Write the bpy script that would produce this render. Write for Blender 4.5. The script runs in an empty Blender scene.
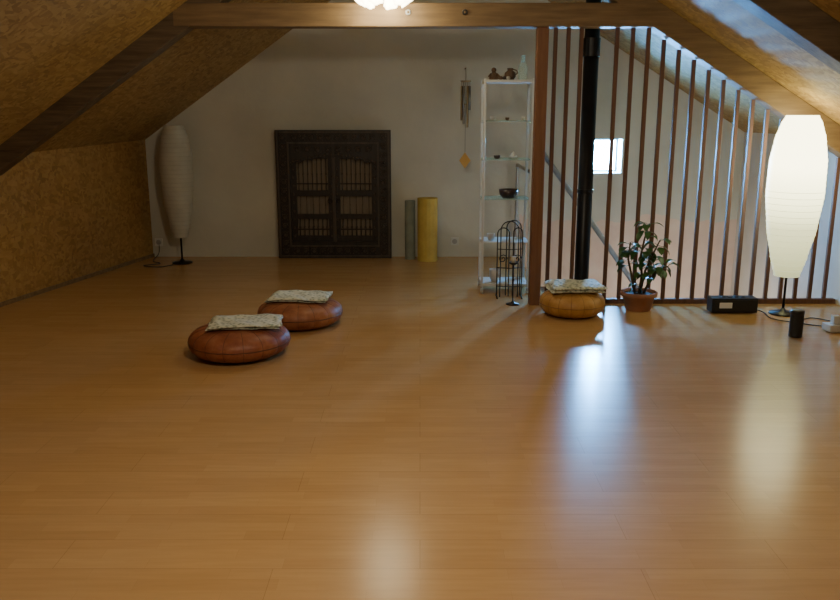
import bpy, bmesh, math, random
from mathutils import Vector, Matrix, Euler
random.seed(7)
R = math.radians

# ------------------------------------------------------------------ materials
def new_mat(name):
    m = bpy.data.materials.new(name); m.use_nodes = True
    nt = m.node_tree
    return m, nt, nt.nodes, nt.links, nt.nodes["Principled BSDF"]

def coords(nt, scale=(1,1,1), rot=(0,0,0)):
    tc = nt.nodes.new("ShaderNodeTexCoord"); mp = nt.nodes.new("ShaderNodeMapping")
    mp.inputs["Scale"].default_value = scale; mp.inputs["Rotation"].default_value = rot
    nt.links.new(tc.outputs["Object"], mp.inputs["Vector"])
    return mp.outputs["Vector"]

def ramp(nt, fac, stops):
    r = nt.nodes.new("ShaderNodeValToRGB")
    el = r.color_ramp.elements
    while len(el) < len(stops): el.new(0.5)
    for e, (p, c) in zip(el, stops):
        e.position = p; e.color = (*c, 1)
    nt.links.new(fac, r.inputs["Fac"])
    return r.outputs["Color"]

def noise(nt, vec, scale, detail=4, rough=0.5):
    n = nt.nodes.new("ShaderNodeTexNoise")
    n.inputs["Scale"].default_value = scale; n.inputs["Detail"].default_value = detail
    n.inputs["Roughness"].default_value = rough
    nt.links.new(vec, n.inputs["Vector"]); return n.outputs["Fac"]

def mix(nt, fac, a, b, mode='MIX'):
    n = nt.nodes.new("ShaderNodeMixRGB"); n.blend_type = mode
    for s, v in (("Fac", fac), ("Color1", a), ("Color2", b)):
        if hasattr(v, "links"): nt.links.new(v, n.inputs[s])
        elif isinstance(v, (int, float)): n.inputs[s].default_value = v
        else: n.inputs[s].default_value = (*v, 1)
    return n.outputs["Color"]

def bump(nt, h, bsdf, strength=0.3, dist=0.01):
    b = nt.nodes.new("ShaderNodeBump"); b.inputs["Strength"].default_value = strength
    b.inputs["Distance"].default_value = dist
    nt.links.new(h, b.inputs["Height"]); nt.links.new(b.outputs["Normal"], bsdf.inputs["Normal"])

def simple(name, c1, c2=None, rough=0.6, scale=20, metal=0.0, bstr=0.15, nscale=(1,1,1), bdist=0.005):
    m, nt, N, L, b = new_mat(name)
    c2 = c2 or tuple(x*0.8 for x in c1)
    v = coords(nt, nscale)
    f = noise(nt, v, scale)
    L.new(ramp(nt, f, [(0.35, c1), (0.65, c2)]), b.inputs["Base Color"])
    b.inputs["Roughness"].default_value = rough; b.inputs["Metallic"].default_value = metal
    if bstr: bump(nt, f, b, bstr, bdist)
    return m

def mat_osb(name, dark, mid, light):
    m, nt, N, L, b = new_mat(name)
    def vor(sc):
        v = coords(nt, sc); n = N.new("ShaderNodeTexVoronoi"); n.inputs["Scale"].default_value = 1
        L.new(v, n.inputs["Vector"])
        s = N.new("ShaderNodeSeparateColor"); L.new(n.outputs["Color"], s.inputs["Color"])
        return s.outputs["Red"]
    a = vor((12, 34, 34)); c = vor((36, 11, 26))
    base = coords(nt)
    k = ramp(nt, noise(nt, base, 14, 2), [(0.48, (0,0,0)), (0.52, (1,1,1))])
    mx = mix(nt, k, a, c)
    col = ramp(nt, mx, [(0.0, dark), (0.5, mid), (1.0, light)])
    col2 = mix(nt, 0.35, col, ramp(nt, noise(nt, base, 1.3, 3), [(0.3, dark), (0.7, light)]))
    L.new(col2, b.inputs["Base Color"]); b.inputs["Roughness"].default_value = 0.7
    bump(nt, mx, b, 0.15, 0.004)
    return m

def mat_floor():
    m, nt, N, L, b = new_mat("laminate_floor")
    v = coords(nt)
    br = N.new("ShaderNodeTexBrick"); L.new(v, br.inputs["Vector"])
    br.inputs["Scale"].default_value = 1; br.inputs["Brick Width"].default_value = 0.48
    br.inputs["Row Height"].default_value = 0.066; br.inputs["Mortar Size"].default_value = 0.0006
    br.inputs["Color1"].default_value = (0.515, 0.312, 0.138, 1); br.inputs["Color2"].default_value = (0.560, 0.350, 0.160, 1)
    br.inputs["Mortar"].default_value = (0.47, 0.285, 0.125, 1); br.offset = 0.37
    b2 = N.new("ShaderNodeTexBrick"); L.new(v, b2.inputs["Vector"])
    b2.inputs["Scale"].default_value = 1; b2.inputs["Brick Width"].default_value = 1.28
    b2.inputs["Row Height"].default_value = 0.198; b2.inputs["Mortar Size"].default_value = 0.0012
    b2.inputs["Color1"].default_value = (1, 1, 1, 1); b2.inputs["Color2"].default_value = (0.95, 0.95, 0.95, 1)
    b2.inputs["Mortar"].default_value = (0.74, 0.70, 0.66, 1); b2.offset = 0.4
    g = noise(nt, coords(nt, (1.5, 16, 1)), 3, 4)
    gc = ramp(nt, g, [(0.3, (0.94, 0.93, 0.91)), (0.7, (1.03, 1.03, 1.03))])
    c = mix(nt, 1.0, br.outputs["Color"], gc, 'MULTIPLY')
    c = mix(nt, 1.0, c, b2.outputs["Color"], 'MULTIPLY')
    L.new(c, b.inputs["Base Color"])
    r = N.new("ShaderNodeMapRange"); L.new(g, r.inputs["Value"])
    r.inputs["To Min"].default_value = 0.215; r.inputs["To Max"].default_value = 0.245
    L.new(r.outputs["Result"], b.inputs["Roughness"])
    b.inputs["Specular IOR Level"].default_value = 0.38
    return m

def mat_backwall():
    m, nt, N, L, b = new_mat("plaster_wall")
    v = coords(nt)
    f = noise(nt, v, 1.6, 5)
    white = ramp(nt, f, [(0.3, (0.50, 0.50, 0.44)), (0.7, (0.61, 0.605, 0.53))])
    pink = ramp(nt, noise(nt, v, 5, 4), [(0.3, (0.64, 0.48, 0.40)), (0.7, (0.70, 0.57, 0.48))])
    s = N.new("ShaderNodeSeparateXYZ"); L.new(v, s.inputs["Vector"])
    a = N.new("ShaderNodeMath"); a.operation = 'MULTIPLY_ADD'
    L.new(noise(nt, v, 3, 5), a.inputs[0]); a.inputs[1].default_value = 0.35; L.new(s.outputs["Z"], a.inputs[2])
    lt = N.new("ShaderNodeMath"); lt.operation = 'LESS_THAN'; L.new(a.outputs[0], lt.inputs[0]); lt.inputs[1].default_value = 0.60
    gx = N.new("ShaderNodeMath"); gx.operation = 'GREATER_THAN'; L.new(s.outputs["X"], gx.inputs[0]); gx.inputs[1].default_value = 1.08
    mu = N.new("ShaderNodeMath"); mu.operation = 'MULTIPLY'; L.new(lt.outputs[0], mu.inputs[0]); L.new(gx.outputs[0], mu.inputs[1])
    L.new(mix(nt, mu.outputs[0], white, pink), b.inputs["Base Color"])
    b.inputs["Roughness"].default_value = 0.9
    bump(nt, noise(nt, v, 9, 6), b, 0.25, 0.02)
    return m

def mat_wood(name, c1, c2, axis='Z', rough=0.6):
    sc = {'Z': (14, 14, 1.2), 'X': (1.2, 14, 14), 'S': (6, 14, 6)}[axis]
    m, nt, N, L, b = new_mat(name)
    f = noise(nt, coords(nt, sc), 2.2, 6, 0.6)
    L.new(ramp(nt, f, [(0.3, c1), (0.7, c2)]), b.inputs["Base Color"])
    b.inputs["Roughness"].default_value = rough; bump(nt, f, b, 0.3, 0.006)
    return m

def mat_emit(name, col, st):
    m, nt, N, L, b = new_mat(name)
    b.inputs["Base Color"].default_value = (0.8, 0.8, 0.75, 1)
    b.inputs["Emission Color"].default_value = (*col, 1); b.inputs["Emission Strength"].default_value = st
    return m

def mat_glass(name, tint=(0.85, 0.95, 0.92), k=0.75):
    m, nt, N, L, b = new_mat(name)
    b.inputs["Base Color"].default_value = (*tint, 1); b.inputs["Roughness"].default_value = 0.08
    t = N.new("ShaderNodeBsdfTransparent"); t.inputs["Color"].default_value = (*tint, 1)
    x = N.new("ShaderNodeMixShader"); x.inputs[0].default_value = k
    L.new(b.outputs[0], x.inputs[1]); L.new(t.outputs[0], x.inputs[2])
    L.new(x.outputs[0], N["Material Output"].inputs["Surface"])
    return m

def mat_cloth():
    m, nt, N, L, b = new_mat("patterned_cloth")
    v = coords(nt, (1, 1, 1))
    vo = N.new("ShaderNodeTexVoronoi"); vo.inputs["Scale"].default_value = 40; L.new(v, vo.inputs["Vector"])
    c = ramp(nt, vo.outputs["Distance"], [(0.0, (0.20, 0.25, 0.20)), (0.30, (0.32, 0.37, 0.30)), (0.45, (0.60, 0.63, 0.53)), (1, (0.70, 0.72, 0.62))])
    L.new(c, b.inputs["Base Color"]); b.inputs["Roughness"].default_value = 0.9
    bump(nt, noise(nt, v, 60), b, 0.3, 0.003)
    return m

def mat_leather(name, c1, c2, c3):
    m, nt, N, L, b = new_mat(name)
    v = coords(nt)
    f = noise(nt, v, 7, 6, 0.65)
    L.new(ramp(nt, f, [(0.3, c1), (0.5, c2), (0.72, c3)]), b.inputs["Base Color"])
    b.inputs["Roughness"].default_value = 0.5
    bump(nt, noise(nt, v, 45, 5), b, 0.25, 0.004)
    return m

OSB = mat_osb("osb_board", (0.19, 0.108, 0.032), (0.31, 0.190, 0.060), (0.44, 0.290, 0.105))
OSBW = mat_osb("osb_wall_board", (0.22, 0.118, 0.034), (0.34, 0.190, 0.057), (0.45, 0.270, 0.088))
FLOOR = mat_floor(); PLASTER = mat_backwall()
RPLAST = simple("stair_plaster", (0.64, 0.61, 0.54), (0.57, 0.54, 0.47), 0.9, 4)
BEAM = mat_wood("old_beam_wood", (0.06, 0.04, 0.024), (0.15, 0.105, 0.06), 'X')
TIE = mat_wood("tie_beam_wood", (0.14, 0.088, 0.042), (0.25, 0.165, 0.08), 'X')
POST = mat_wood("post_wood", (0.15, 0.063, 0.03), (0.23, 0.105, 0.05), 'Z')
SLAT = mat_wood("slat_wood", (0.09, 0.04, 0.024), (0.16, 0.075, 0.044), 'Z')
DARK = mat_wood("dark_carved_wood", (0.012, 0.009, 0.008), (0.03, 0.022, 0.018), 'Z', 0.5)
DARK2 = mat_wood("carved_relief_wood", (0.04, 0.030, 0.024), (0.09, 0.068, 0.052), 'Z', 0.55)
DSHADE = mat_wood("door_opening_shade", (0.15, 0.12, 0.085), (0.22, 0.175, 0.125), 'Z', 0.7)  # backing colour stands in for the shaded wall behind the openings
BLACKM = simple("black_steel", (0.008, 0.008, 0.009), (0.014, 0.014, 0.015), 0.4, 8, 0.3, 0.05)
IRON = simple("wrought_iron", (0.02, 0.018, 0.016), (0.05, 0.045, 0.04), 0.45, 30, 0.6)
WHITEP = simple("white_paint", (0.66, 0.68, 0.66), (0.60, 0.62, 0.60), 0.4, 8, 0, 0.02)
GREYM = simple("grey_metal", (0.42, 0.43, 0.44), (0.32, 0.33, 0.34), 0.4, 10, 0.5, 0.02)
GLASS = mat_glass("clear_glass"); SHGL = mat_glass("shelf_glass", (0.78, 0.92, 0.88), 0.72)
CLOTH = mat_cloth()
LEA_R = mat_leather("red_leather", (0.17, 0.045, 0.025), (0.27, 0.085, 0.042), (0.38, 0.16, 0.08))
LEA_R2 = mat_leather("redbrown_leather", (0.19, 0.06, 0.03), (0.31, 0.115, 0.052), (0.44, 0.21, 0.10))
LEA_T = mat_leather("tan_leather", (0.36, 0.18, 0.05), (0.48, 0.26, 0.075), (0.60, 0.36, 0.13))
SEAM = simple("seam_leather", (0.12, 0.045, 0.025), None, 0.6, 20)
SEAM_T = simple("seam_tan", (0.28, 0.13, 0.04), None, 0.6, 20)
YELL = simple("yellow_foam", (0.62, 0.48, 0.13), (0.54, 0.41, 0.11), 0.85, 12)
TEAL = simple("grey_green_mat", (0.26, 0.31, 0.27), (0.22, 0.26, 0.23), 0.85, 12)
TERRA = simple("terracotta", (0.36, 0.17, 0.10), (0.28, 0.13, 0.075), 0.75, 12)
SOIL = simple("soil", (0.03, 0.02, 0.012), (0.06, 0.04, 0.025), 0.95, 60, 0, 0.6)
BARK = simple("bark", (0.12, 0.09, 0.05), (0.07, 0.055, 0.03), 0.9, 30, 0, 0.5)
LEAF = simple("leaf_green", (0.030, 0.095, 0.025), (0.07, 0.16, 0.04), 0.42, 9, 0, 0.1)
PLAST = simple("black_plastic", (0.010, 0.010, 0.012), (0.02, 0.02, 0.022), 0.4, 40, 0, 0.05)
GRILLE = simple("speaker_grille", (0.03, 0.03, 0.03), (0.008, 0.008, 0.008), 0.7, 160, 0, 0.4)
ORANGE = simple("orange_card", (0.65, 0.36, 0.08), (0.55, 0.30, 0.07), 0.5, 8)
CHIMEW = simple("chime_wood", (0.45, 0.36, 0.22), (0.36, 0.28, 0.16), 0.5, 12)
CLAY = simple("clay", (0.16, 0.09, 0.05), (0.08, 0.05, 0.03), 0.7, 14)
CERAM = simple("pale_ceramic", (0.6, 0.58, 0.52), (0.5, 0.47, 0.4), 0.4, 10)
BOWLM = simple("dark_bowl", (0.03, 0.02, 0.02), (0.06, 0.035, 0.03), 0.3, 10)
PAPER = simple("rice_paper", (0.52, 0.52, 0.46), (0.47, 0.47, 0.41), 0.8, 6, 0, 0.1)
RIBM = simple("paper_rib", (0.44, 0.44, 0.39), (0.39, 0.39, 0.34), 0.8, 6, 0, 0.0)
BLUEP = simple("blue_plastic", (0.10, 0.18, 0.38), (0.08, 0.15, 0.3), 0.4, 10)
DISP = mat_emit("display_glow", (0.10, 0.20, 0.28), 0.04)
SKYW = mat_emit("window_daylight", (0.11, 0.45, 1.0), 900)
BULB = mat_emit("pendant_glass_glow", (1.0, 0.86, 0.55), 12)

def mat_lit_paper():
    m, nt, N, L, b = new_mat("lit_rice_paper")
    b.inputs["Base Color"].default_value = (0.6, 0.6, 0.5, 1)
    s = N.new("ShaderNodeSeparateXYZ"); L.new(coords(nt), s.inputs["Vector"])
    mr = N.new("ShaderNodeMapRange"); L.new(s.outputs["Z"], mr.inputs["Value"])
    mr.inputs["From Min"].default_value = 0.25; mr.inputs["From Max"].default_value = 1.5
    c = ramp(nt, mr.outputs[0], [(0.0, (0.62, 0.66, 0.32)), (0.45, (0.90, 0.88, 0.46)), (0.75, (1.0, 0.92, 0.54))])
    L.new(c, b.inputs["Emission Color"])
    st = ramp(nt, mr.outputs[0], [(0.0, (0.11,)*3), (0.35, (0.24,)*3), (0.72, (0.95,)*3), (1.0, (0.95,)*3)])
    m2 = N.new("ShaderNodeMath"); m2.operation = 'MULTIPLY'; L.new(st, m2.inputs[0]); m2.inputs[1].default_value = 8.5
    L.new(m2.outputs[0], b.inputs["Emission Strength"])
    return m
LITP = mat_lit_paper()

# ------------------------------------------------------------------ builder
class B:
    def __init__(s, name): s.name = name; s.bm = bmesh.new(); s.mats = []
    def _start(s): s.n0 = len(s.bm.faces)
    def _end(s, mat, smooth=False):
        if mat not in s.mats: s.mats.append(mat)
        i = s.mats.index(mat); s.bm.faces.ensure_lookup_table()
        for f in s.bm.faces[s.n0:]: f.material_index = i; f.smooth = smooth
    def box(s, c, d, mat, rot=(0,0,0)):
        s._start()
        M = Matrix.Translation(c) @ Euler(rot).to_matrix().to_4x4() @ Matrix.Diagonal((*d, 1))
        bmesh.ops.create_cube(s.bm, size=1, matrix=M); s._end(mat)
    def cyl(s, p0, p1, r, mat, r2=None, seg=14):
        s._start(); p0 = Vector(p0); p1 = Vector(p1); d = p1 - p0
        q = Vector((0,0,1)).rotation_difference(d.normalized()).to_matrix().to_4x4()
        bmesh.ops.create_cone(s.bm, cap_ends=True, segments=seg, radius1=r, radius2=r if r2 is None else r2, depth=d.length,
                              matrix=Matrix.Translation((p0+p1)/2) @ q)
        s._end(mat, True)
        for f in s.bm.faces[s.n0:]:
            if len(f.verts) > 4: f.smooth = False
    def sph(s, c, r, mat, sc=(1,1,1), u=16, v=10):
        s._start()
        bmesh.ops.create_uvsphere(s.bm, u_segments=u, v_segments=v, radius=r, matrix=Matrix.Translation(c) @ Matrix.Diagonal((*sc, 1)))
        s._end(mat, True)
    def lathe(s, prof, c, mat, seg=32, mod=None, smooth=True, close=False, M=None):
        s._start(); rings = []; c = Vector(c)
        for (r, z) in prof:
            ring = []
            for i in range(seg):
                a = 2*math.pi*i/seg; rr = r*(mod(a, z) if mod else 1)
                p = Vector((rr*math.cos(a), rr*math.sin(a), z))
                if M: p = M @ p
                ring.append(s.bm.verts.new(p + c))
            rings.append(ring)
        for a, b in zip(rings, rings[1:]):
            for i in range(seg):
                j = (i+1) % seg; s.bm.faces.new((a[i], a[j], b[j], b[i]))
        if close:
            s.bm.faces.new(rings[0][::-1]); s.bm.faces.new(rings[-1])
        s._end(mat, smooth)
    def tube(s, pts, r, mat, seg=8, r2=None):
        s._start(); pts = [Vector(p) for p in pts]; rings = []; n = len(pts)
        for k, p in enumerate(pts):
            t = (pts[min(k+1, n-1)] - pts[max(k-1, 0)]).normalized()
            up = Vector((0,1,0.01)) if abs(t.y) < 0.9 else Vector((0,0,1))
            a = t.cross(up).normalized(); b = t.cross(a).normalized()
            rr = r if r2 is None else r + (r2-r)*k/(n-1)
            rings.append([s.bm.verts.new(p + a*rr*math.cos(2*math.pi*i/seg) + b*rr*math.sin(2*math.pi*i/seg)) for i in range(seg)])
        for a, b in zip(rings, rings[1:]):
            for i in range(seg):
                j = (i+1) % seg; s.bm.faces.new((a[i], a[j], b[j], b[i]))
        s.bm.faces.new(rings[0][::-1]); s.bm.faces.new(rings[-1])
        s._end(mat, True)
    def prism(s, poly, y0, y1, mat):      # polygon in XZ, extruded along Y
        s._start()
        a = [s.bm.verts.new((x, y0, z)) for x, z in poly]; b = [s.bm.verts.new((x, y1, z)) for x, z in poly]
        s.bm.faces.new(a); s.bm.faces.new(b[::-1]); n = len(poly)
        for i in range(n):
            j = (i+1) % n; s.bm.faces.new((a[j], a[i], b[i], b[j]))
        s._end(mat)
    def slab(s, pts, off, mat):
        s._start(); off = Vector(off)
        a = [s.bm.verts.new(p) for p in pts]; b = [s.bm.verts.new(Vector(p)+off) for p in pts]
        s.bm.faces.new(a); s.bm.faces.new(b[::-1]); n = len(pts)
        for i in range(n):
            j = (i+1) % n; s.bm.faces.new((a[j], a[i], b[i], b[j]))
        s._end(mat)
    def leaf(s, p, d, L, w, mat, droop=0.5):
        s._start(); p = Vector(p); d = Vector(d).normalized()
        side = d.cross(Vector((0,0,1)))
        side = side.normalized() if side.length > 0.01 else Vector((1,0,0))
        prev = None; n = 6; q = p.copy(); dd = d.copy()
        for k in range(n+1):
            t = k/n; ww = w*math.sin(math.pi*min(1, t*0.93+0.07))**0.8*(1-0.25*t)
            up = side.cross(dd).normalized()
            l = s.bm.verts.new(q - side*ww + up*ww*0.25); c = s.bm.verts.new(q); r = s.bm.verts.new(q + side*ww + up*ww*0.25)
            if prev:
                s.bm.faces.new((prev[0], prev[1], c, l)); s.bm.faces.new((prev[1], prev[2], r, c))
            prev = (l, c, r)
            dd = (dd + Vector((0,0,-droop/n))).normalized(); q = q + dd*L/n
        s._end(mat, True)
    def finish(s, bevel=0, sub=0):
        bmesh.ops.recalc_face_normals(s.bm, faces=s.bm.faces[:])
        me = bpy.data.meshes.new(s.name); s.bm.to_mesh(me); s.bm.free()
        for m in s.mats: me.materials.append(m)
        o = bpy.data.objects.new(s.name, me); bpy.context.collection.objects.link(o)
        if bevel:
            b = o.modifiers.new("bevel", 'BEVEL'); b.width = bevel; b.segments = 2; b.limit_method = 'ANGLE'; b.angle_limit = R(40)
        if sub:
            b = o.modifiers.new("sub", 'SUBSURF'); b.levels = sub; b.render_levels = sub
        return o

# ------------------------------------------------------------------ room shell
YB = 8.9; YF = -1.5; XR = 3.45; YE = 6.71; XS = 1.08; YT0, YT1 = 6.53, 6.70; WT = 0.30
def XW(y): return -3.40 + 0.209*(y-6.65)
def XC(y): return -3.32 + 0.173*(y-6.65)
def ZL(x, y): return 1.26 + 0.70*(x - XC(y))
def ZR(x): return 2.427 - 0.62*(x-1.70)
def XRIDGE(y): return (2.221 + 0.7*XC(y))/1.32

b = B("floor")
b.slab([(XW(YF), YF, 0), (XR, YF, 0), (XR, YE, 0), (XW(YE), YE, 0)], (0,0,-0.15), FLOOR)
b.slab([(XW(YE), YE, 0), (XS, YE, 0), (XS, YB, 0), (XW(YB), YB, 0)], (0,0,-0.15), FLOOR)
b.finish()
b = B("floor_stairwell"); b.box((2.27, 7.8, -2.65), (2.5, 2.3, 0.1), RPLAST); b.finish()
b = B("wall_left")
b.slab([(XW(YF), YF, -0.15), (XW(YB), YB, -0.15), (XW(YB), YB, 1.27), (XW(YF), YF, 1.27)], (-0.1,0,0), OSBW); b.finish()
b = B("wall_right")
b.slab([(XR, YF, -0.15), (XR, YT0, -0.15), (XR, YT0, 1.36), (XR, YF, 1.36)], (0.1,0,0), OSBW)
b.slab([(XR, YT0, -2.6), (XR, YB, -2.6), (XR, YB, 1.36), (XR, YT0, 1.36)], (0.1,0,0), RPLAST); b.finish()
b = B("wall_back")
w0, w1, z0, z1 = 1.80, 2.16, 0.91, 1.27
xr = XRIDGE(YB)
b.prism([(XW(YB)-0.1, -0.15), (XS, -0.15), (XS, ZR(XS)), (xr, ZR(xr)), (XW(YB)-0.1, ZL(XW(YB)-0.1, YB))], YB, YB+WT, PLASTER)
b.prism([(XS, -2.6), (w0, -2.6), (w0, ZR(w0)), (XS, ZR(XS))], YB, YB+WT, PLASTER)
b.prism([(w0, -2.6), (w1, -2.6), (w1, z0), (w0, z0)], YB, YB+WT, PLASTER)
b.prism([(w0, z1), (w1, z1), (w1, ZR(w1)), (w0, ZR(w0))], YB, YB+WT, PLASTER)
b.prism([(w1, -2.6), (XR+0.1, -2.6), (XR+0.1, ZR(XR+0.1)), (w1, ZR(w1))], YB, YB+WT, PLASTER)
b.finish()
b = B("wall_front"); xr = XRIDGE(YF)
b.prism([(XW(YF)-0.1, -0.15), (XR+0.1, -0.15), (XR+0.1, ZR(XR+0.1)), (xr, ZR(xr)), (XW(YF)-0.1, ZL(XW(YF)-0.1, YF))], YF-0.12, YF, OSBW); b.finish()
b = B("wall_stairwell")
b.box((2.27, YE-0.05, -1.38), (2.4, 0.08, 2.45), RPLAST); b.box((XS-0.05, 7.8, -1.38), (0.08, 2.2, 2.45), RPLAST); b.finish()
b = B("ceiling_left")
def cl(x, y): return (x, y, ZL(x, y))
xf, xb = XRIDGE(YF), XRIDGE(YB)
b.slab([cl(XW(YF)-0.1, YF-0.12), cl(XW(YB)-0.1, YB+0.15), cl(xb, YB+0.15), cl(xf, YF-0.12)], (0,0,0.08), OSB); b.finish()
b = B("ceiling_right")
b.slab([(XR+0.1, YF-0.12, ZR(XR+0.1)), (XR+0.1, YB+0.15, ZR(XR+0.1)), (xb, YB+0.15, ZR(xb)), (xf, YF-0.12, ZR(xf))], (0,0,0.08), OSB); b.finish()

# window (pane recessed so the deepened reveal limits its sideways light)
b = B("window_1"); yw = YB+0.22
b.box(((w0+w1)/2, yw+0.02, (z0+z1)/2), (w1-w0-0.01, 0.01, z1-z0-0.01), SKYW)
for x in (w0+0.012, w1-0.012): b.box((x, yw, (z0+z1)/2), (0.022, 0.03, z1-z0-0.004), WHITEP)
for z in (z0+0.012, z1-0.012): b.box(((w0+w1)/2, yw, z), (w1-w0-0.05, 0.03, 0.020), WHITEP)
b.box((w0+0.12, yw, (z0+z1)/2), (0.008, 0.03, z1-z0-0.05), WHITEP)
b.finish()

# truss beams
b = B("tie_beam")
b.box((0.0, (YT0+YT1)/2, 2.268), (3.75, YT1-YT0, 0.172), TIE)
for x in (-0.09, 0.34):
    b.cyl((x, YT0-0.012, 2.285), (x, YT0+0.01, 2.285), 0.022, GREYM); b.cyl((x, YT0-0.022, 2.285), (x, YT0, 2.285), 0.011, IRON, seg=6)
b.finish(0.006)
b = B("beam_rafter_left")
b.prism([(-3.40, 1.04), (-0.12, 3.32), (-0.12, 3.56), (-3.40, 1.25)], YT0, YT1, BEAM); b.finish(0.006)
b = B("beam_rafter_right")
def zl(x): return 2.227 - 0.62*(x-1.70)
b.prism([(3.45, zl(3.45)), (-0.12, zl(-0.12)), (-0.12, zl(-0.12)+0.2), (3.45, zl(3.45)+0.2)], YT0, YT1, TIE); b.finish(0.006)
b = B("beam_rafter_near")
b.prism([(3.45, zl(3.45)), (-0.3, zl(-0.3)), (-0.3, zl(-0.3)+0.2), (3.45, zl(3.45)+0.2)], 4.78, 4.96, BEAM); b.finish(0.006)

# post & slats
b = B("wooden_post"); b.box((0.942, 6.605, 1.091), (0.088, 0.10, 2.182), POST); b.finish(0.006)
b = B("slat_partition")
xs = [1.05, 1.15, 1.25] + [1.526+0.1215*k for k in range(16)]
for x in xs:
    zt = 2.182 if x < 1.77 else zl(x) - 0.012
    b.box((x, 6.64, (zt+0.04)/2), (0.030, 0.03, zt-0.04), SLAT)
b.box((2.23, 6.64, 0.02), (2.42, 0.045, 0.04), SLAT)
b.finish(0.003)

# stove pipe
b = B("stove_pipe"); px = 1.362
b.cyl((px, 6.79, -2.6), (px, 6.79, 2.57), 0.060, BLACKM, seg=28)
b.cyl((px, 6.79, 1.98), (px, 6.79, 2.12), 0.068, BLACKM, seg=28)
b.cyl((px, 6.79, 0.9), (px, 6.79, 0.93), 0.065, BLACKM, seg=28)
b.finish()

# stairs + handrail
b = B("staircase")
for k in range(9):
    b.box((1.22+0.19*k, 7.95, -0.22-0.24*k), (0.24, 0.62, 0.04), TIE)
for y in (7.63, 8.27):
    b.prism([(1.10, -0.30), (1.10, -0.05), (2.95, -2.38), (2.95, -2.6), (2.88, -2.6)], y-0.02, y+0.02, TIE)
b.finish(0.003)
b = B("stair_handrail")
b.cyl((1.04, 7.55, 0), (1.04, 7.55, 1.30), 0.022, GREYM)
b.cyl((1.04, 7.55, 1.29), (2.75, 7.55, -1.02), 0.024, GREYM)
b.cyl((2.75, 7.55, -1.02), (2.75, 7.55, -2.6), 0.022, GREYM)
b.cyl((1.04, 7.55, 1.0), (1.04, 8.85, 1.0), 0.018, GREYM)
b.cyl((1.04, 8.85, 0), (1.04, 8.85, 1.0), 0.018, GREYM)
b.finish()

# baseboard & outlets
b = B("baseboard_left")
b.slab([(XW(YF), YF, 0), (XW(YB), YB, 0), (XW(YB), YB, 0.035), (XW(YF), YF, 0.035)], (0.012,0,0), TIE); b.finish()
def outlet(x, z):
    b = B("wall_socket"); b.box((x, YB-0.006, z), (0.085, 0.012, 0.085), WHITEP)
    b.cyl((x, YB-0.016, z), (x, YB-0.011, z), 0.028, GREYM, seg=20); b.finish(0.003)
outlet(0.38, 0.17); outlet(-2.86, 0.16)

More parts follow.
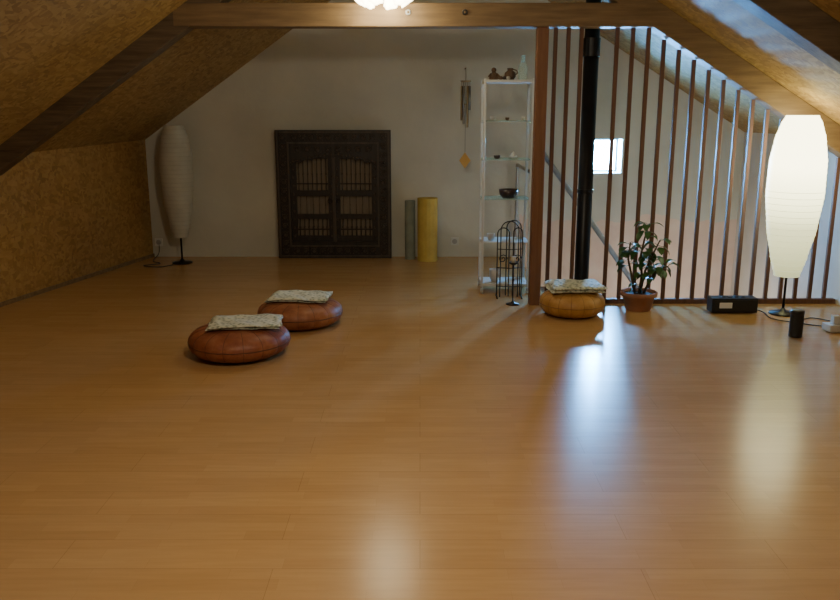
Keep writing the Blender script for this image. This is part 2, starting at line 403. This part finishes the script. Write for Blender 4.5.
# ------------------------------------------------------------------ carved door
def carved_door():
    b = B("carved_wooden_door")
    x0, x1, H = -1.53, -0.31, 1.365; y = 8.83
    W = x1-x0; cx = (x0+x1)/2
    b.box((cx, 8.872, H/2), (W-0.04, 0.02, H-0.04), DSHADE)
    fw = 0.145
    b.box((x0+fw/2, y, H/2), (fw, 0.07, H), DARK); b.box((x1-fw/2, y, H/2), (fw, 0.07, H), DARK)
    b.box((cx, y, H-0.075), (W-2*fw, 0.07, 0.15), DARK); b.box((cx, y, 0.09), (W-2*fw, 0.07, 0.18), DARK)
    for (o, t) in ((0.012, 0.02), (fw-0.02, 0.018)):
        b.box((x0+o+t/2, y-0.042, H/2), (t, 0.02, H-2*o), DARK2); b.box((x1-o-t/2, y-0.042, H/2), (t, 0.02, H-2*o), DARK2)
        b.box((cx, y-0.042, H-o-t/2), (W-2*o-2*t, 0.02, t), DARK2); b.box((cx, y-0.042, o+t/2), (W-2*o-2*t, 0.02, t), DARK2)
    def scroll(px, pz, r, s=1):
        pts = [(px + s*r*(1-t/14)*math.cos(t*0.75), y-0.042, pz + r*(1-t/14)*math.sin(t*0.75)) for t in range(13)]
        b.tube(pts, 0.006, DARK2, 5)
        b.sph((px, y-0.042, pz), 0.011, DARK2, (1, 0.6, 1), 8, 6)
        for q in range(4):
            aa = q*math.pi/2+0.785
            b.sph((px+r*1.25*math.cos(aa), y-0.038, pz+r*1.25*math.sin(aa)), 0.007, DARK2, (1, 0.6, 1), 6, 4)
    n = 14
    for k in range(n):
        z = 0.075 + (H-0.15)*k/(n-1)
        for qx in (x0+0.079, x1-0.079): scroll(qx, z, 0.033, 1 if k % 2 else -1)
    for k in range(10):
        qx = x0+0.2+(W-0.4)*k/9
        scroll(qx, H-0.075, 0.032, 1 if k % 2 else -1); scroll(qx, 0.085, 0.032, 1 if k % 2 else -1)
    # scalloped valance
    ix0, ix1 = x0+fw, x1-fw; top = H-0.15; iw = ix1-ix0
    pts = [(ix0, top), (ix1, top)]
    N = 72
    for k in range(N+1):
        u = 1-2*k/N
        z = top-0.23 + 0.09*(1-abs(u)**1.6) + 0.026*abs(math.sin(u*math.pi*4))
        pts.append((ix0+iw*(1+u)/2, z))
    b.prism(pts, y-0.03, y+0.0, DARK)
    for k in range(N//3):
        u = 1-2*(k+0.5)/(N//3); z = top-0.205 + 0.09*(1-abs(u)**1.6) + 0.024*abs(math.sin(u*math.pi*4))
        b.sph((ix0+iw*(1+u)/2, y-0.034, z), 0.012, DARK2, (1, 0.6, 1), 8, 6)
    for k in range(8):
        scroll(ix0+0.09+(iw-0.18)*k/7, top-0.05, 0.03, 1 if k % 2 else -1)
    # two leaves
    z0, z1 = 0.18, top-0.02
    for s, (a, c) in enumerate(((ix0, cx), (cx, ix1))):
        st = 0.062
        for xx in (a+st/2, c-st/2): b.box((xx, y+0.015, (z0+z1)/2), (st, 0.035, z1-z0), DARK)
        w = c-a-2*st; mx = (a+c)/2
        rails = [(z0+0.03, 0.06), (0.45, 0.05), (0.70, 0.06), (z1-0.1, 0.06)]
        for rz, rh in rails: b.box((mx, y+0.015, rz), (w, 0.035, rh), DARK)
        for (za, zb, nn, r) in ((0.73, z1-0.12, 7, 0.005), (0.475, 0.67, 5, 0.003), (z0+0.06, 0.425, 7, 0.007)):
            for k in range(nn):
                qx = a+st+w*(k+0.5)/nn
                b.cyl((qx, y+0.02, za), (qx, y+0.02, zb), r, DARK, seg=8)
                b.sph((qx, y+0.02, (za+zb)/2), r*1.8, DARK2, (1, 1, 1.6), 8, 6)
        for zz in (0.80, 0.31): b.box((mx, y+0.02, zz), (w, 0.012, 0.012), DARK)
        for sx in (a+st/2, c-st/2):
            for k in range(9): b.sph((sx, y-0.004, z0+0.06+k*0.09), 0.012, DARK2, (1, 0.5, 1.4), 8, 6)
    b.box((cx, y-0.012, (z0+z1)/2), (0.035, 0.03, z1-z0), DARK2)
    for s in (-1, 1):
        pts = [(cx+s*0.045+0.022*math.cos(t*0.6), y-0.03, 0.62+0.022*math.sin(t*0.6)) for t in range(11)]
        b.tube(pts, 0.004, IRON, 6)
    b.finish()
carved_door()

# ------------------------------------------------------------------ rolled mats
def roll(name, x, y, r, h, mat, lean=0):
    b = B(name); turns = 4.5; n = 90; th = r/turns*0.46
    s = b; s._start(); prev = None
    for k in range(n+1):
        a = 2*math.pi*turns*k/n + 2.4; rad = 0.02+(r-0.02)*k/n
        ds = []
        for rr in (rad-th, rad):
            for z in (0, h):
                ds.append(s.bm.verts.new((x+rr*math.cos(a)+lean*z, y+rr*math.sin(a), z)))
        if prev:
            p = prev; q = ds
            s.bm.faces.new((p[0], q[0], q[1], p[1])); s.bm.faces.new((p[2], p[3], q[3], q[2]))
            s.bm.faces.new((p[1], q[1], q[3], p[3])); s.bm.faces.new((p[0], p[2], q[2], q[0]))
        prev = ds
    s._end(mat, False)
    return b.finish()
roll("rolled_foam_mattress", 0.085, 8.68, 0.122, 0.665, YELL)
roll("rolled_yoga_mat", -0.105, 8.76, 0.062, 0.63, TEAL)

# ------------------------------------------------------------------ paper lamps
def paper_lamp(x, y, zb, zt, r, lit, prof):
    b = B("paper_floor_lamp"); H = zt-zb
    mat = LITP if lit else PAPER
    pr = []; n = 26
    def rad(t):
        for (t0, r0), (t1, r1) in zip(prof, prof[1:]):
            if t0 <= t <= t1:
                k = (t-t0)/(t1-t0); k = k*k*(3-2*k)*0.35 + k*0.65; return r*(r0+(r1-r0)*k)
        return r*prof[-1][1]
    for k in range(n*3+1):
        t = k/(n*3); rr = rad(t)
        pr.append((rr*(1.0 if k % 3 == 0 else 0.990), zb+H*t))
    b.lathe(pr, (x, y, 0), mat, 40)
    wm = RIBM if not lit else mat_w
    for k in range(0, n+1):
        t = k/n; rr = rad(t)+0.0005
        if lit and t > 0.55: continue
        b.lathe([(rr+0.0018*math.cos(q), zb+H*t+0.0018*math.sin(q)) for q in [i*math.pi/2 for i in range(5)]], (x, y, 0), wm, 40)
    b.cyl((x, y, 0.02), (x, y, zb+H*0.55), 0.010, BLACKM)
    b.lathe([(0.001, 0), (0.10, 0), (0.105, 0.006), (0.10, 0.014), (0.03, 0.022), (0.012, 0.05), (0.001, 0.05)], (x, y, 0), BLACKM, 32)
    for a in range(3):
        q = a*2*math.pi/3
        b.cyl((x, y, zb+0.02), (x+rad(0)*math.cos(q), y+rad(0)*math.sin(q), zb+0.005), 0.003, BLACKM, seg=6)
    return b.finish()
mat_w = mat_emit("lit_wire_rib", (0.75, 0.78, 0.45), 0.9)
PROF = [(0, 0.45), (0.12, 0.64), (0.3, 0.86), (0.52, 1.0), (0.72, 0.98), (0.86, 0.86), (0.95, 0.70), (1.0, 0.55)]
paper_lamp(2.855, 6.27, 0.31, 1.525, 0.208, True, PROF)
paper_lamp(-2.50, 8.5, 0.277, 1.42, 0.170, False, PROF)

# cables
def cable(name, pts, r=0.004, mat=PLAST):
    P = [Vector(p) for p in pts]; out = []
    for i in range(len(P)-1):
        p0, p1, p2, p3 = P[max(i-1, 0)], P[i], P[i+1], P[min(i+2, len(P)-1)]
        for k in range(8):
            t = k/8
            out.append(0.5*((2*p1)+(p2-p0)*t+(2*p0-5*p1+4*p2-p3)*t*t+(3*p1-p0-3*p2+p3)*t**3))
    out.append(P[-1]); b = B(name); b.tube(out, r, mat, 6); b.finish()
cable("lamp_cable", [(-2.56, 8.36, 0.006), (-2.68, 8.25, 0.006), (-2.85, 8.32, 0.006), (-2.72, 8.45, 0.006), (-2.84, 8.6, 0.006), (-2.84, 8.8, 0.05), (-2.85, 8.87, 0.13)])
cable("lamp_cable", [(2.86, 6.14, 0.006), (2.92, 6.08, 0.006), (3.02, 6.12, 0.006), (3.12, 6.02, 0.006), (3.22, 5.9, 0.006), (3.2, 5.83, 0.03)])
cable("power_cable", [(2.67, 6.33, 0.02), (2.72, 6.30, 0.006), (2.70, 6.1, 0.006), (2.82, 5.98, 0.006), (2.96, 5.88, 0.006), (2.98, 5.80, 0.03)])

b = B("power_strip")
b.box((3.1, 5.75, 0.035), (0.34, 0.10, 0.05), WHITEP, (0, 0, R(8)))
for k in range(3):
    x = 3.0+0.1*k; y = 5.75+(x-3.1)*0.14
    b.cyl((x, y, 0.055), (x, y, 0.064), 0.036, GREYM, seg=20)
b.box((3.1, 5.764, 0.10), (0.055, 0.05, 0.07), WHITEP); b.box((3.0, 5.736, 0.09), (0.05, 0.05, 0.06), BLUEP)
b.box((3.1, 5.75, 0.006), (0.30, 0.08, 0.012), PLAST, (0, 0, R(8)))
b.finish(0.004)

# radio
b = B("clock_radio")
b.box((2.475, 6.33, 0.066), (0.36, 0.12, 0.115), PLAST)
b.box((2.475, 6.266, 0.066), (0.33, 0.008, 0.09), GRILLE)
b.box((2.40, 6.260, 0.070), (0.10, 0.006, 0.045), DISP)
for x in (2.34, 2.61): b.cyl((x, 6.33, 0), (x, 6.33, 0.01), 0.02, PLAST)
for k in range(4): b.box((2.40+0.05*k, 6.33, 0.126), (0.028, 0.03, 0.008), GREYM)
b.finish(0.006)
b = B("cylinder_speaker")
b.lathe([(0.001, 0), (0.042, 0), (0.046, 0.006), (0.046, 0.02), (0.0445, 0.022), (0.0445, 0.165), (0.046, 0.167), (0.046, 0.188), (0.042, 0.195), (0.001, 0.195)], (2.655, 5.60, 0), PLAST, 32)
b.lathe([(0.0452, 0.024), (0.0455, 0.09), (0.0452, 0.163)], (2.655, 5.60, 0), GRILLE, 32)
b.finish()

# ------------------------------------------------------------------ poufs + cloths
def pouf(x, y, r, h, mat, ang=0, seam=SEAM):
    b = B("leather_pouf"); G = 16
    def mod(a, z):
        s = abs(math.sin((a+ang)*G/2)); return 1 - 0.022*(1-s)**3 + 0.008*math.sin(3*a+ang)
    prof = []
    n = 22
    for k in range(n+1):
        p = -math.pi/2 + math.pi*k/n
        c = math.copysign(abs(math.cos(p))**0.5, math.cos(p)); s_ = math.copysign(abs(math.sin(p))**0.9, math.sin(p))
        prof.append((max(0.002, r*c), h/2 + h/2*s_))
    b.lathe(prof, (x, y, 0), mat, 128, mod)
    b.lathe([(r+0.003*math.cos(q), h*0.5+0.003*math.sin(q)) for q in [i*math.pi/3 for i in range(7)]], (x, y, 0), seam, 128, mod)
    for i in range(G):
        a = 2*math.pi*i/G - ang
        pts = []
        for k in range(3, n-1):
            rr, zz = prof[k]; m = mod(a, zz)
            pts.append((x+(rr*m)*math.cos(a), y+(rr*m)*math.sin(a), zz))
        b.tube(pts, 0.002, seam, 5)
    b.lathe([(0.001, h+0.003), (r*0.14, h+0.002), (r*0.16, h-0.004)], (x, y, 0), seam, 32)
    return b.finish()

def cloth(x, y, z, w, d, rot, th=0.035, seed=0, name="folded_cloth"):
    b = B(name); rnd = random.Random(seed); n = 18
    for layer in range(2):
        s = b; s._start(); t = th/2; zz = z+layer*t
        ox, oy = (0.012*layer, -0.01*layer); M = Euler((0, 0, rot+0.03*layer)).to_matrix()
        ph = rnd.random()*6
        top, bot = {}, {}
        for i in range(n+1):
            for j in range(n+1):
                u = -1+2*i/n; v = -1+2*j/n
                e = max(abs(u), abs(v)); edge = max(0, (e-0.86)/0.14)
                bx = u*w/2*(1+0.02*math.sin(v*5+ph)); by = v*d/2*(1+0.02*math.sin(u*6+ph))
                p = M @ Vector((bx+ox, by+oy, 0))
                wv = 0.004*math.sin(u*4+ph)*math.cos(v*3+ph)+0.003*math.sin(u*9+v*5+ph)
                sag = -0.012*max(0, math.hypot(bx, by)/0.25-0.75)
                top[i, j] = s.bm.verts.new((x+p.x, y+p.y, zz+t*(1-0.5*edge**2)+wv+sag))
                bot[i, j] = s.bm.verts.new((x+p.x, y+p.y, zz+t*(0.5*edge**2)*0.9+max(0, wv*0.4)+sag))
        for i in range(n):
            for j in range(n):
                s.bm.faces.new((top[i,j], top[i+1,j], top[i+1,j+1], top[i,j+1]))
                s.bm.faces.new((bot[i,j], bot[i,j+1], bot[i+1,j+1], bot[i+1,j]))
        for i in range(n):
            s.bm.faces.new((top[i,0], bot[i,0], bot[i+1,0], top[i+1,0])); s.bm.faces.new((top[i,n], top[i+1,n], bot[i+1,n], bot[i,n]))
            s.bm.faces.new((top[0,i], top[0,i+1], bot[0,i+1], bot[0,i])); s.bm.faces.new((top[n,i], bot[n,i], bot[n,i+1], top[n,i+1]))
        s._end(CLOTH, True)
    return b.finish()

pouf(-1.182, 5.17, 0.328, 0.195, LEA_R, 0.1); cloth(-1.145, 5.19, 0.200, 0.46, 0.32, R(6), 0.03, 1)
pouf(-0.895, 5.95, 0.315, 0.190, LEA_R2, 0.3); cloth(-0.90, 5.98, 0.195, 0.44, 0.32, R(-5), 0.03, 2)
pouf(1.19, 6.255, 0.255, 0.195, LEA_T, 0.2, SEAM_T); cloth(1.20, 6.27, 0.200, 0.42, 0.34, R(3), 0.05, 3)

# ------------------------------------------------------------------ potted plant
def plant():
    b = B("potted_plant"); x, y = 1.755, 6.42
    b.lathe([(0.001, 0.001), (0.095, 0.0), (0.10, 0.01), (0.128, 0.115), (0.14, 0.115), (0.145, 0.125), (0.145, 0.148), (0.138, 0.152), (0.128, 0.148), (0.125, 0.125)], (x, y, 0), TERRA, 40)
    b.lathe([(0.126, 0.128), (0.08, 0.132), (0.001, 0.135)], (x, y, 0), SOIL, 30)
    rnd = random.Random(11)
    stems = [[(0.0, 0.0, .12), (0.015, 0.0, .28), (-0.01, -0.02, .44), (0.01, -0.03, .58), (0.04, -0.03, .70)],
             [(0.03, 0.0, .12), (0.08, -0.02, .25), (0.13, -0.03, .34), (0.21, -0.04, .36)],
             [(-0.03, 0.0, .12), (-0.07, -0.01, .28), (-0.11, -0.03, .42), (-0.10, -0.03, .55)],
             [(0.01, 0.02, .12), (0.04, 0.0, .32), (0.09, -0.03, .47), (0.13, -0.04, .57)]]
    for p in stems:
        b.tube([(x+a, y+c, z) for a, c, z in p], 0.012, BARK, 7, 0.005)
        for k in range(1, len(p)):
            a0, c0, z0 = p[k-1]; a1, c1, z1 = p[k]
            for m in range(9 if k > 1 else 1):
                t = rnd.random(); px, py, pz = x+a0+(a1-a0)*t, y+c0+(c1-c0)*t, z0+(z1-z0)*t
                ang = rnd.uniform(0, 6.28); el = rnd.uniform(-0.2, 0.6)
                d = Vector((math.cos(ang), 0.55*math.sin(ang)-0.1, el)).normalized()
                q = Vector((px, py, pz)) + d*rnd.uniform(0.02, 0.05)
                if q.y > 6.50: q.y = 6.50
                if d.y > 0: d.y *= 0.2
                b.tube([(px, py, pz), tuple((Vector((px,py,pz))+q)/2+Vector((0,0,0.008))), tuple(q)], 0.002, LEAF, 5)
                b.leaf(q, d, rnd.uniform(0.07, 0.105), rnd.uniform(0.026, 0.038), LEAF, rnd.uniform(1.2, 2.6))
    b.finish()
plant()

# ------------------------------------------------------------------ display shelf
b = B("display_shelf")
sx0, sx1, sy0, sy1 = 0.54, 0.94, 7.02, 7.32
for qx in (sx0, sx1):
    for py in (sy0, sy1):
        b.box((qx, py, 0.94), (0.020, 0.020, 1.76), WHITEP)
        b.cyl((qx, py, 0.04), (qx, py, 0.065), 0.008, GREYM); b.cyl((qx-0.012, py, 0.025), (qx+0.012, py, 0.025), 0.025, GREYM, seg=18)
shz = [0.075, 0.45, 0.82, 1.155, 1.475, 1.80]
for i, z in enumerate(shz):
    mt = WHITEP if i in (0, 5) else SHGL
    b.box(((sx0+sx1)/2, (sy0+sy1)/2, z), (sx1-sx0+0.01, sy1-sy0+0.01, 0.022 if i in (0, 5) else 0.008), mt)
    for qx in (sx0, sx1): b.box((qx, (sy0+sy1)/2, z-0.010), (0.008, sy1-sy0, 0.008), WHITEP)
b.finish(0.002)
TOP = 1.812
b = B("glass_bottle"); b.lathe([(0.001, 0), (0.035, 0), (0.038, 0.01), (0.038, 0.11), (0.018, 0.15), (0.016, 0.19), (0.020, 0.20), (0.016, 0.20), (0.013, 0.15)], (0.865, 7.15, TOP), GLASS, 24); b.finish()
b = B("clay_jug"); b.lathe([(0.001, 0), (0.03, 0), (0.048, 0.03), (0.045, 0.06), (0.022, 0.08), (0.026, 0.098), (0.022, 0.098)], (0.76, 7.17, TOP), CLAY, 24)
b.tube([(0.80, 7.17, TOP+0.04), (0.825, 7.17, TOP+0.06), (0.815, 7.17, TOP+0.08), (0.783, 7.17, TOP+0.09)], 0.005, CLAY); b.finish()
b = B("clay_figurine"); b.lathe([(0.001, 0), (0.035, 0), (0.04, 0.015), (0.028, 0.05), (0.015, 0.065)], (0.62, 7.14, TOP), CLAY, 20)
b.sph((0.62, 7.14, TOP+0.082), 0.021, CLAY); b.tube([(0.595, 7.13, TOP+0.05), (0.575, 7.11, TOP+0.03), (0.60, 7.10, TOP+0.02)], 0.007, CLAY); b.tube([(0.645, 7.13, TOP+0.05), (0.665, 7.11, TOP+0.03), (0.64, 7.10, TOP+0.02)], 0.007, CLAY); b.finish()
b = B("stone_collection")
for k in range(5): b.sph((0.675+0.03*(k % 3), 7.08+0.03*(k//3), TOP+0.015), 0.018, [CLAY, BOWLM, CERAM][k % 3], (1.1, 0.9, 0.8), 10, 8)
b.finish()
def cup(x, z, r=0.025, h=0.035, mat=CERAM, name="small_cup"):
    b = B(name); b.lathe([(0.001, 0), (r*0.6, 0), (r*0.9, h*0.4), (r, h), (r*0.88, h), (r*0.75, h*0.4), (0.001, h*0.2)], (x, 7.12, z), mat, 24); b.finish()
cup(0.62, 1.480); cup(0.88, 1.480, 0.02, 0.03); cup(0.74, 1.480, 0.018, 0.025, CLAY)
cup(0.66, 1.160, 0.03, 0.03, BOWLM)
b = B("seashell")
b.lathe([(0.001, 0.0), (0.03, 0.008), (0.034, 0.02), (0.02, 0.035), (0.014, 0.045), (0.001, 0.062)], (0.80, 7.12, 1.160), CERAM, 20, lambda a, z: 1+0.1*math.sin(7*a)); b.finish()
cup(0.765, 0.825, 0.085, 0.075, BOWLM, "dark_bowl")
cup(0.62, 0.455, 0.035, 0.06, CERAM, "ceramic_pot"); cup(0.66, 0.087, 0.05, 0.11, CERAM, "ceramic_pot")

# wrought-iron stand
b = B("wrought_iron_stand")
yy = 6.86
def arch(xa, xb, zt, y, r=0.005):
    w = (xb-xa)/2; pts = [(xa, y, 0.012), (xa, y, 0.2), (xa, y, zt-w)]
    pts += [(xa+w-w*math.cos(t*math.pi/10), y, zt-w+w*math.sin(t*math.pi/10)) for t in range(1, 10)]
    pts += [(xb, y, zt-w), (xb, y, 0.2), (xb, y, 0.012)]
    b.tube(pts, r, IRON, 7)
arch(0.655, 0.755, 0.60, yy); arch(0.735, 0.855, 0.66, yy+0.03); arch(0.68, 0.83, 0.66, yy-0.03); arch(0.79, 0.865, 0.60, yy)
for z in (0.10, 0.26, 0.42): b.tube([(0.65, yy, z), (0.76, yy-0.03, z), (0.868, yy, z)], 0.004, IRON, 6)
for qx in (0.70, 0.82):
    pts = [(qx+0.04*(1-t/16)*math.cos(t*0.7), yy-0.03, 0.34+0.04*(1-t/16)*math.sin(t*0.7)) for t in range(15)]
    b.tube(pts, 0.004, IRON, 6)
for qx in (0.655, 0.865):
    b.tube([(qx, yy-0.07, 0.006), (qx, yy, 0.02), (qx, yy+0.07, 0.006)], 0.006, IRON, 6)
b.finish()
b = B("candle_holder")
cxh, cyh = 0.765, 6.60
b.lathe([(0.001, 0), (0.055, 0), (0.056, 0.006), (0.02, 0.012), (0.006, 0.03), (0.006, 0.20), (0.012, 0.205), (0.006, 0.215), (0.006, 0.33), (0.035, 0.34), (0.04, 0.355), (0.036, 0.355), (0.001, 0.342)], (cxh, cyh, 0), IRON, 24)
b.cyl((cxh, cyh, 0.342), (cxh, cyh, 0.40), 0.018, CERAM)
b.finish()

# wind chime
b = B("wind_chime")
x, y = 0.47, 8.70
b.cyl((x, YB-0.001, 1.99), (x, y-0.01, 1.99), 0.006, IRON); b.cyl((x, y, 1.99), (x, y, 1.86), 0.003, CHIMEW, seg=6)
b.cyl((x, y, 1.85), (x, y, 1.865), 0.055, CHIMEW, seg=24)
for k in range(6):
    a = k*math.pi/3; qx, py = x+0.042*math.cos(a), y+0.042*math.sin(a); L = 0.24+0.035*k
    b.cyl((qx, py, 1.81), (qx, py, 1.85), 0.0015, CHIMEW, seg=5); b.cyl((qx, py, 1.81-L), (qx, py, 1.81), 0.010, CHIMEW if k % 2 else GREYM, seg=12)
b.cyl((x, y, 1.14), (x, y, 1.85), 0.002, CHIMEW, seg=5); b.cyl((x, y, 1.62), (x, y, 1.635), 0.026, CHIMEW, seg=20)
b.prism([(x, 0.97), (x+0.06, 1.055), (x, 1.14), (x-0.06, 1.055)], y-0.005, y+0.005, ORANGE)
b.finish()

# ------------------------------------------------------------------ pendants
def pendant(x, y, zb):
    b = B("pendant_lamp"); top = ZL(x, y) if x < XRIDGE(y) else ZR(x)
    b.cyl((x, y, zb+0.22), (x, y, top), 0.006, IRON); b.cyl((x, y, top-0.05), (x, y, top), 0.05, GREYM, 0.045)
    b.sph((x, y, zb+0.2), 0.04, GREYM)
    for k in range(6):
        a = k*math.pi/3+0.25; d = Vector((math.cos(a), math.sin(a), 0))
        c = Vector((x, y, zb+0.14)) + d*0.12
        b.tube([(x, y, zb+0.2), tuple(Vector((x, y, zb+0.22))+d*0.07), tuple(c+Vector((0, 0, 0.02)))], 0.006, GREYM, 6)
        q = Vector((0,0,-1)).rotation_difference((d*0.75+Vector((0,0,-1))).normalized()).to_matrix()
        b.lathe([(0.012, 0.02), (0.03, 0.0), (0.040, -0.04), (0.045, -0.08), (0.056, -0.11), (0.05, -0.105), (0.036, -0.06), (0.002, -0.03)], tuple(c), BULB, 24,
                lambda A, z: 1+(0.12*math.sin(5*A) if z < -0.07 else 0), M=q)
    b.finish()
pendant(-0.265, 6.30, 2.275)
pendant(0.0, 2.4, 2.45)  # added pendant out of view, carries the room fill

def point(name, loc, e, col, r=0.1):
    l = bpy.data.lights.new(name, 'POINT'); l.energy = e; l.color = col; l.shadow_soft_size = r
    o = bpy.data.objects.new(name, l); o.location = loc; bpy.context.collection.objects.link(o)
point("pendant_light", (-0.265, 6.30, 2.22), 15, (1.0, 0.87, 0.58), 0.18)
point("fill_light_rear", (0.0, 2.4, 2.36), 94, (1.0, 0.88, 0.66), 0.10)  # fill light at the added pendant, brightens the middle of the room
point("stairwell_light", (2.6, 7.8, -0.6), 28, (1.0, 0.88, 0.76), 0.12)

w = bpy.data.worlds.new("world"); bpy.context.scene.world = w; w.use_nodes = True
w.node_tree.nodes["Background"].inputs[0].default_value = (0.5, 0.6, 0.7, 1); w.node_tree.nodes["Background"].inputs[1].default_value = 0.3

cam = bpy.data.cameras.new("camera"); cam.sensor_width = 36; cam.lens = 820/840*36
co = bpy.data.objects.new("camera", cam); co.location = (0, 0, 1.55); co.rotation_euler = (R(90-12.913), 0, 0)
bpy.context.collection.objects.link(co); bpy.context.scene.camera = co
